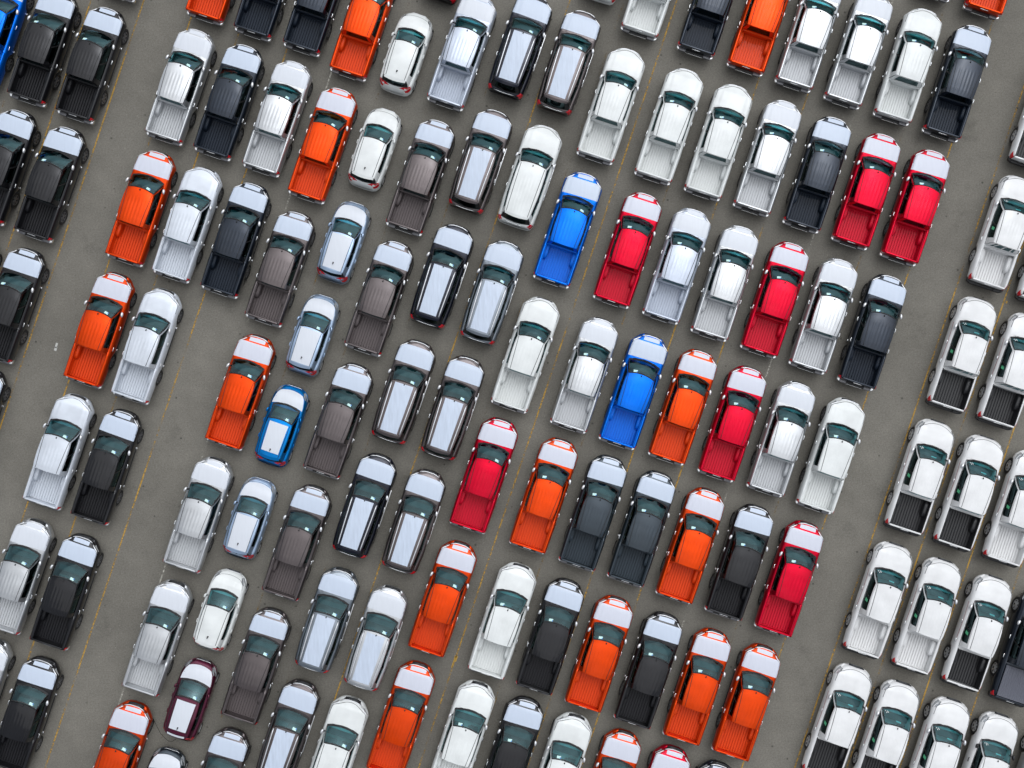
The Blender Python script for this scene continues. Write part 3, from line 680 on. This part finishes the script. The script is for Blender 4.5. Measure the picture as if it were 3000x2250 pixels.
DARK_FILM = {'black', 'navy', 'charcoal', 'brown', 'blue', 'slate', 'blue2'}
def build_parts(kind, colour, opt):
    """List of (name, key, function, materials, parent index, location)"""
    L = []; M = MATS; pt = paint(colour)
    def add(name, key, fn, mats, parent=None, loc=(0, 0, 0)):
        L.append((name, key, fn, mats, parent, loc)); return len(L) - 1
    B = BODIES[kind]
    add('body', 'hull', lambda: g_hull(kind), [pt])
    bo = add('bonnet', 'hood', lambda: g_hood(kind), [pt]); add('bonnet_seam', 'hs', lambda: g_seam(kind), [M['trim_black']], bo)
    rf = add('roof', 'roof', lambda: g_roof(kind), [pt])
    add('antenna', 'dot', lambda: g_dot(kind), [M['trim_black']], rf)
    for sg in (1, -1):
        add('cab_frame', f'cs{sg}', lambda sg=sg: g_cabside(kind, sg), [pt, M['trim_black']])
        add('roof_gutter', f'gu{sg}', lambda sg=sg: g_gutter(kind, sg), [M['trim_black']], rf)
        for i in range(len(GH[kind]['wins'])):
            wi = add('side_window', f'w{i}{sg}', lambda i=i, sg=sg: g_window(kind, i, sg), [M['dark_glass']])
            if kind == 'X' and i == 1 and sg < 0 and opt.get('green'): add('sticker', 'gs', lambda: g_greensticker(kind), [M['paper_green']], wi)
        for k in (0, 1):
            d = add('door', f'd{k}{sg}', lambda k=k, sg=sg: g_door(kind, k, sg), [pt])
            add('door_handle', f'h{k}{sg}', lambda k=k, sg=sg: g_handle(kind, k, sg), [M['chrome'] if opt['handle'] == 'chrome' else M['trim_black'] if opt['handle'] == 'black' else pt], d)
        a = add('mirror', f'ma{sg}', lambda sg=sg: g_mirror_arm(kind, sg), [M['trim_black']])
        add('mirror_cap', f'mi{sg}', lambda sg=sg: g_mirror(kind, sg), [M['satin'] if opt['mirror'] == 'chrome' else M['trim_black'] if opt['mirror'] == 'black' else pt], a)
        add('headlight', f'hl{sg}', lambda sg=sg: g_head(kind, sg), [M['lamp_clear'], M['lamp_dark']])
        add('tail_lamp', f'tl{sg}', lambda sg=sg: g_tail(kind, sg), [M['lamp_red'], M['lamp_clear']])
        for ax in (B.fa, B.ra):
            w = add('wheel', f'ty{sg}', lambda sg=sg: g_tyre(kind, sg), [M['rubber']], None, (sg * (B.wx + (.115 if kind != 'H' else .10)), ax, B.wr))
            add('rim', f'ri{sg}', lambda sg=sg: g_rim(kind, sg), [M['alloy'] if kind in 'X' else M['alloy_dark'] if opt.get('darkrim') else M['alloy'], M['trim_black']], w)
        if kind in 'PS' or opt.get('step'):
            s = add('side_step', f'st{sg}', lambda sg=sg: g_step(kind, sg), [M['step_silver'] if kind == 'S' else M['trim_black']])
            if kind == 'P':
                for e in (1, -1): add('step_cap', f'sc{sg}{e}', lambda sg=sg, e=e: g_stepcap(kind, sg, e), [M['chrome']], s)
        if kind in 'PS': add('chrome_shield', f'sh{sg}', lambda sg=sg: g_shield(kind, sg), [M['satin']])
        if opt.get('stripe'): add('side_stripe', f'sp{sg}', lambda sg=sg: g_stripe(kind, sg), [M['stripe_red']])
        if opt.get('rails'): add('roof_rail', f'rr{sg}', lambda sg=sg: g_rail(kind, sg), [M['satin']], rf)
    ws = add('windscreen', 'ws', lambda: g_screen(kind), [M['windscreen_glass'], M['trim_black']])
    add('wiper', 'wi', lambda: g_wipers(kind), [M['trim_black']], ws)
    if opt.get('sticker'): add('sticker', f"sk{opt['sticker']}", lambda: g_sticker(kind, opt['sticker']), [M['paper'], M['paper_blue']], ws)
    if kind == 'X':
        add('chalk_mark', 'mk', lambda: g_marks(kind), [M['white_mark']], ws); add('paper_note', 'nt', lambda: g_note(kind), [M['paper']], ws)
    rw = add('rear_window', 'rw', lambda: g_rear(kind), [M['dark_glass'], M['trim_black'] if kind in 'SH' else pt])
    gr = add('grille', 'gr', lambda: g_grille(kind), [M['trim_black'], M['lamp_dark']])
    add('chrome_bar', 'cb', lambda: g_chromebar(kind), [M['satin'] if kind != 'X' else M['trim_black']], gr)
    if kind in 'PS': add('emblem', 'em', lambda: g_emblem(kind), [M['lamp_dark']], gr)
    if kind in 'PX':
        bedm = M['liner'] if opt.get('bed') == 'liner' else bed_paint(colour)
        bd = add('bed_floor', 'bf', lambda: g_bedfloor(kind), [bedm])
        for sg in (1, -1):
            add('wheel_arch', f'wa{sg}', lambda sg=sg: g_arch(kind, sg), [bedm], bd)
            add('bed_side', f'bs{sg}', lambda sg=sg: g_bedwall(kind, sg), [bedm], bd)
        add('bed_front', 'bh', lambda: g_bedfront(kind), [bedm if kind == 'P' else pt], bd)
        tg = add('tailgate', 'tg', lambda: g_tailgate(kind), [pt]); add('tailgate_handle', 'th', lambda: g_tghandle(kind), [M['chrome'] if opt['handle'] == 'chrome' else M['trim_black']], tg)
        if kind == 'P': add('emblem', 'te', lambda: g_tgemblem(kind), [M['chrome']], tg)
        add('rear_bumper', 'rb', lambda: g_bumper(kind), [M['chrome'] if kind == 'P' else M['trim_black'], M['trim_black'], M['alloy_dark']])
        if opt.get('cover'): add('bed_cover', 'bc', lambda: g_cover(kind), [M['cover']])
    else:
        add('rear_bumper', 'rb', lambda: g_bumper_car(kind), [pt]); sp = add('spoiler', 'so', lambda: g_spoiler(kind), [pt])
        add('rear_wiper', 'rp', lambda: g_wiper(kind), [M['trim_black']], rw)
        if kind == 'S': add('chrome_strip', 'ch', lambda: g_hatchbar(kind), [M['chrome']])
    add('dashboard', 'da', lambda: g_dash(kind), [M['interior']]); add('steering_wheel', 'sw', lambda: g_wheel3(kind), [M['trim_black']])
    for x in (-.34, .34): add('seat', f'se{x}', lambda x=x: g_seat(kind, x), [M['seat_cloth']])
    add('rear_bench', 'sb', lambda: g_seat(kind, None), [M['seat_cloth']])
    if colour == 'maroon': add('spoiler_film', 'sf', lambda: g_spoilerfilm(kind), [M['film_white']], sp)
    if opt.get('film') is not None:
        fm = M[opt['filmmat']]; k = opt['film']
        add('bonnet_film', f'fi{k}', lambda: g_film(kind, k), [fm])
        if kind in 'SH': kk = k + (100 if opt.get('bigfilm') else 0); add('roof_film', f'rf{kk}', lambda: g_rooffilm(kind, kk), [M['film_roof'] if kind == 'S' else fm])
    return L
simple('cover', (.10, .105, .13), .5)

# ------------------------------------------------------------------ the lot
def quad(name, pts, m, parent=None):
    o = bpy.data.objects.new(name, mkmesh(name, (pts, [tuple(range(len(pts)))], None, False), [MATS[m]])); col.objects.link(o); o.parent = parent; return o
lot = quad('asphalt_ground', [(-220, -220, 0), (220, -220, 0), (220, 220, 0), (-220, 220, 0)], 'asphalt'); lot['kind'] = 'structure'
HD = R(18.6); U = Vector((math.sin(HD), math.cos(HD), 0)); RT = Vector((math.cos(HD), -math.sin(HD), 0))
SC = CAM_H / 3393.2
def px(x, y, z=0.): k = (CAM_H - z) / 3393.2; return Vector(((x - 1500) * k, -(y - 1125) * k, z))
P0 = .9478 * 1500 + .3190 * 1125
for p, m in [(106, 'line_faint'), (253, 'line_yellow'), (400, 'line_yellow'), (547, 'line_yellow'), (694, 'line_yellow'), (843, 'line_yellow'), (988, 'line_white'), (1138, 'line_faint'), (1285, 'line_faint'), (1435, 'line_faint'), (1583, 'line_yellow'), (1734, 'line_faint'), (1880, 'line_yellow'),
             (2030, 'line_faint'), (2181, 'line_yellow'), (2331, 'line_yellow'), (2479, 'line_white'), (2630, 'line_faint'), (2777, 'line_yellow'), (2924, 'line_yellow'), (3069, 'line_yellow'), (3216, 'line_yellow'), (3364, 'line_yellow')]:
    c = RT * ((p - P0) * SC); w = .032; a = c + U * -34; b = c + U * 34
    quad('painted_line', [tuple(a - RT * w + Vector((0, 0, .004))), tuple(a + RT * w + Vector((0, 0, .004))), tuple(b + RT * w + Vector((0, 0, .004))), tuple(b - RT * w + Vector((0, 0, .004)))], m, lot)
# stray dabs of paint and the crack that runs from under the maroon car
def dab(x, y, l, w, m, ang=0.):
    c = px(x, y, .004); d = Vector((math.sin(HD + ang), math.cos(HD + ang), 0)); n = Vector((d.y, -d.x, 0))
    quad('painted_line', [tuple(c - d * l - n * w), tuple(c - d * l + n * w), tuple(c + d * l + n * w), tuple(c + d * l - n * w)], m, lot)
simple('dab_yellow', (.50, .30, .05), .8); simple('dab_white', (.50, .50, .47), .8)
for x, y, l, w, m in [(1553, 355, .07, .03, 'dab_yellow'), (165, 1012, .12, .05, 'dab_white'), (163, 1022, .09, .06, 'dab_white'), (2949, 885, .06, .04, 'dab_yellow'), (1330, 1938, .30, .04, 'dab_yellow'), (1337, 1930, .14, .03, 'dab_yellow')]: dab(x, y, l, w, m)
ck = [(452, 2112), (462, 2132), (470, 2148), (484, 2163), (494, 2171), (505, 2172), (515, 2165)]
V = []
for i, (x, y) in enumerate(ck):
    a = px(*ck[max(0, i - 1)]); b = px(*ck[min(len(ck) - 1, i + 1)]); d = (b - a).normalized(); n = Vector((d.y, -d.x, 0)) * .014; c = px(x, y) + Vector((0, 0, .005)); V += [tuple(c - n), tuple(c + n)]
o = bpy.data.objects.new('asphalt_crack', mkmesh('asphalt_crack', (V, [(2 * i, 2 * i + 1, 2 * i + 3, 2 * i + 2) for i in range(len(ck) - 1)], None, False), [MATS['crack']])); col.objects.link(o); o.parent = lot

# ------------------------------------------------------------------ the vehicles: kind, colour, x, y, heading
CARS = [l.split() for l in """
P blue -23.65 16.35 18.6
P black -21.47 15.54 18.8
P black -19.27 14.76 18.7
P black -17.37 20.37 18.6
P orange -13.32 19.32 18.5
P navy -11.12 18.57 18.4
P navy -8.86 17.86 18.6
P orange -6.74 16.72 18.3
P silver -15.17 13.76 18.8
P navy -12.95 13.05 18.8
P silver -10.71 12.3 18.8
P orange -8.63 11.06 18.9
P black -23.36 10.06 19.1
P black -21.13 9.28 19.4
P orange -16.99 8.17 18.7
P pearl -14.85 7.42 18.7
P navy -12.63 6.71 18.6
P brown -10.59 5.39 18.9
P black -22.97 3.7 19.3
P orange -25.15 4.37 18.6
P black -24.75 -1.79 18.6
P orange -18.89 2.57 18.8
P pearl -16.72 1.83 18.8
P pearl -20.76 -3.03 18.7
P black -18.56 -3.73 18.8
P orange -12.41 -0.29 18.9
H silverblue -9.18 2.27 18.6
H blue2 -10.6 -1.9 18.7
P silver -14.35 -5.93 18.6
H silverblue -12.07 -6.17 18.2
P brown -9.82 -7.21 18.7
P brown -7.91 -1.6 19.1
H white -4.86 15.26 18.5
P silverwhite -2.23 15.35 19.2
S navy 0.4 15.54 19.0
S brown 2.63 14.8 18.7
P white 6.65 18.61 18.5
S black -2.69 19.95 18.6
S white 4.65 19.97 18.6
P white 4.61 12.87 18.3
P white 7.28 11.94 18.6
H white -6.31 10.86 18.6
P brown -4.13 9.6 18.9
S brown -1.42 10.26 18.6
S white 0.85 9.55 18.8
P blue 2.62 7.18 18.6
P red 5.37 6.25 18.5
H silverblue -7.75 6.56 18.6
P brown -6.03 4.04 18.8
S navy -3.2 4.99 18.6
S slate -0.9 4.24 18.4
P white 0.68 1.43 18.7
P silver 3.39 0.5 18.4
P blue 5.64 -0.26 18.7
P orange 7.91 -0.97 18.7
S brown -4.96 -0.33 18.8
S brown -2.7 -1.07 18.6
P red -1.23 -4.12 18.6
P orange 1.52 -5.05 18.6
P charcoal 3.78 -5.84 18.5
P charcoal 6.01 -6.57 18.5
S navy -6.75 -5.56 18.7
S brown -4.49 -6.29 18.6
P navy 9.24 17.73 18.5
P orange 11.53 16.95 18.5
P silver 13.72 16.2 18.1
P silver 15.98 15.43 18.4
P white 18.24 14.68 17.9
P navy 20.5 13.92 18.0
P orange 22.42 19.59 18.5
P black 20.14 20.38 18.6
P white 9.54 11.21 18.1
P silver 11.8 10.49 18.2
P navy 14.08 9.72 18.0
P red 16.33 8.95 18.2
P red 18.58 8.21 18.4
P silverwhite 7.63 5.52 18.4
P silver 9.84 4.73 17.9
P red 12.13 3.97 18.1
P silver 14.37 3.22 18.3
P navy 16.61 2.47 18.2
P red 10.18 -1.74 18.4
P silver 12.43 -2.43 18.3
P white 14.7 -3.21 18.5
P orange 8.25 -7.35 18.6
P black 10.5 -8.11 18.4
P red 12.79 -8.87 18.5
P orange 8.56 -13.83 18.3
P orange 10.82 -14.55 18.4
P navy 8.77 -19.92 18.6
P red 6.68 -19.21 18.6
P silver -22.62 -8.76 18.9
P black -20.44 -9.47 18.6
P silver -24.52 -14.25 18.6
P black -22.29 -15.12 18.8
P silver -16.22 -11.59 18.7
H white -13.44 -10.41 18.6
H maroon -14.8 -14.53 18.6
P brown -11.7 -12.87 18.5
P orange -18.09 -17.17 18.9
H charcoal -16.26 -18.65 18.6
P brown -13.57 -18.4 18.8
S brown -10.3 -15.99 18.7
S white -8.05 -16.75 18.6
S slate -8.48 -10.82 18.4
P orange -3.13 -9.79 18.7
S silver -6.23 -11.64 18.6
P white -0.39 -10.81 18.5
P black 1.81 -11.52 18.5
P orange 4.06 -12.32 18.5
P black 6.32 -13.07 18.6
P orange -5.04 -15.34 18.7
P white -2.29 -16.23 18.7
P black -0.05 -16.96 18.5
P white 2.17 -17.72 18.5
P orange 4.43 -18.48 18.5
X white_k 24.51 12.56 18.7
X white_w 22.6 7.0 18.7
X white_k 24.85 6.23 18.7
X white_k 20.72 1.41 18.5
X white_k 23.03 0.67 18.7
X white_k 18.77 -4.22 18.4
X white_k 21.03 -4.95 18.7
X white_w 23.28 -5.66 18.5
X white_w 16.85 -9.87 18.7
X white_w 19.09 -10.6 18.6
X white_k 21.41 -11.38 18.9
X navy_c 23.61 -12.09 18.5
X white_k 14.98 -15.48 19.0
X white_k 17.17 -16.24 18.6
X white_k 19.49 -17.02 18.6
X white_b 21.7 -17.71 18.7
X silver_b 24.0 -18.5 18.6
""".strip().splitlines()]
NICE = dict(orange='orange', red='crimson red', blue='bright blue', blue2='turquoise blue', brown='grey brown', black='black', navy='dark navy', charcoal='charcoal grey', silver='silver', pearl='pearl white', silverwhite='pale silver', white='white', slate='slate grey', silverblue='ice blue', maroon='maroon')
KINDS = dict(P=('pickup_truck', 'pickup', 'pickup'), X=('pickup_truck', 'pickup', 'pickup'), S=('sport_utility_vehicle', 'SUV', 'suv'), H=('hatchback_car', 'hatchback', 'hatchback'))
cars = []
for i, (k, c, x, y, h) in enumerate(CARS):
    x, y, h = float(x), float(y), float(h); var = ''
    if k == 'X': c, var = c.split('_')
    cars.append(dict(k=k, c=c, var=var, p=Vector((x, y, 0)), h=h, i=i))
for d in cars:
    k, c, i = d['k'], d['c'], d['i']; opt = dict(handle='chrome', mirror='chrome')
    E = d['p'] + U * 2.4; lat = (E.dot(RT)) / SC * (CAM_H / (CAM_H - 1)) + P0
    opt['sticker'] = 1 if 450 < lat < 1880 else -1
    dark = c in DARK_FILM
    if k == 'P':
        if c not in ('white', 'pearl'): opt['film'] = i % 4; opt['filmmat'] = 'film' if dark else 'film_warm' if c in ('orange', 'red') else 'film_white'
        opt['darkrim'] = True; d['desc'] = NICE[c] + ' double cab pickup'
        if 'film' in opt and c not in ('silver', 'silverwhite'): d['desc'] += ' with filmed bonnet'
    elif k == 'X':
        opt.update(green=d['var'] in 'kw', stripe=d['var'] in 'kw', bed='liner' if d['var'] == 'k' else 'paint', sticker=None)
        if d['var'] == 'b': opt.update(handle='black', mirror='black')
        if d['var'] == 'c': opt.update(cover=True)
        d['pc'] = 'ivory' if c == 'white' else c
        d['desc'] = {'k': 'white red-striped pickup with black bed liner', 'w': 'white red-striped pickup with white bed', 'b': c + ' pickup with black mirrors', 'c': 'dark navy pickup with ribbed bed cover'}[d['var']]
    elif k == 'S':
        if c != 'white': opt.update(film=i % 4, filmmat='film' if dark else 'film_white', rails=True)
        if c == 'navy': d['pc'] = 'midnight'
        opt['darkrim'] = True; d['desc'] = NICE[c] + ' SUV' + (' with filmed roof and rails' if c != 'white' else ' with bare roof')
    else:
        opt.update(handle='paint', mirror='paint')
        if c != 'white': opt.update(film=i % 3, filmmat='film_white', bigfilm=c == 'silverblue')
        d['desc'] = NICE[c] + ' small hatchback' + (' with filmed roof' if c != 'white' else '')
    d['short'] = {'charcoal': 'charcoal', 'navy': 'navy', 'brown': 'brown', 'red': 'crimson', 'silverblue': 'ice-blue', 'blue2': 'turquoise', 'silverwhite': 'pale-silver', 'pearl': 'pearl', 'slate': 'slate'}.get(c, c) + ' ' + KINDS[k][2].replace('suv', 'SUV')
    if k == 'X': d['short'] = {'k': 'black-bedded pickup', 'w': 'white-bedded pickup', 'b': c + ' pickup', 'c': 'covered pickup'}[d['var']]
    d['opt'] = opt
# neighbours, in the vehicle's own frame
def neigh(d, f, s):
    best = None
    for e in cars:
        if e is d: continue
        v = e['p'] - d['p']; a, b = v.dot(U), v.dot(RT)
        if abs(a - f * 5.9) < (1.9 if f else 2.1) and abs(b - s * 2.34) < (.9 if s else .8):
            q = (a - f * 5.9) ** 2 + (b - s * 2.34) ** 2
            if best is None or q < best[0]: best = (q, e)
    return best[1] if best else None
def in_view(p): return abs(p.x) < 21.5 and abs(p.y) < 15.5
for d in cars:
    d['n'] = {}
    for nm, f, s in (('left', 0, -1), ('right', 0, 1), ('ahead', 1, 0), ('behind', -1, 0), ('al', 1, -1), ('ar', 1, 1), ('bl', -1, -1), ('br', -1, 1)):
        e = neigh(d, f, s); q = d['p'] + U * f * 5.9 + RT * s * 2.34
        d['n'][nm] = e['short'] if e else ('open asphalt' if in_view(q) else None)
PH = dict(left='{} to its left', right='{} to its right', ahead='{} ahead', behind='{} behind', al='{} ahead left', ar='{} ahead right', bl='{} behind left', br='{} behind right')
import itertools
for d in cars:
    lab = None
    for r in range(0, 5):
        for cs in itertools.combinations(('left', 'right', 'ahead', 'behind', 'al', 'ar', 'bl', 'br'), r):
            if any(d['n'][q] is None for q in cs): continue
            if any(e is not d and e['desc'] == d['desc'] and all(e['n'][q] == d['n'][q] for q in cs) for e in cars): continue
            text = d['desc'] + ''.join(', ' + PH[q].format(d['n'][q]) for q in cs)
            for base in (d['desc'], {'k': 'black-lined white pickup', 'w': 'white-bedded white pickup'}.get(d['var'], d['desc']), d['desc'].replace(' with filmed bonnet', '').replace(' with filmed roof and rails', '').replace(' double cab', '').replace(' with filmed roof', '').replace(' red-striped', '')):
                text = base + ''.join(', ' + PH[q].format(d['n'][q]) for q in cs)
                if len(text.split()) <= 16: lab = text; break
            if lab: break
        if lab: break
    d['label'] = lab or d['desc'] + ' parked in the rows'
for d in cars:
    if len(d['label'].split()) < 4: d['label'] += ' parked in the rows'
    k = d['k']; name, cat, _ = KINDS[k]; key = (k, d.get('pc', d['c']))
    root = bpy.data.objects.new(name, None); col.objects.link(root); root.empty_display_size = .3
    root.location = d['p']; root.rotation_euler = (0, 0, -R(d['h']))
    root['label'] = d['label']; root['category'] = cat
    root['group'] = {'P': 'pickups parked nose to tail in rows', 'X': 'red-striped pickups parked in rows', 'S': 'SUVs parked in rows', 'H': 'small hatchbacks parked in rows'}[k]
    objs = []
    for nm, gk, fn, mats, par, loc in build_parts(k, d.get('pc', d['c']), d['opt']):
        o = bpy.data.objects.new(nm, getmesh(k, gk, fn, mats, nm)); col.objects.link(o)
        o.parent = root if par is None else objs[par]; o.location = loc
        objs.append(o)
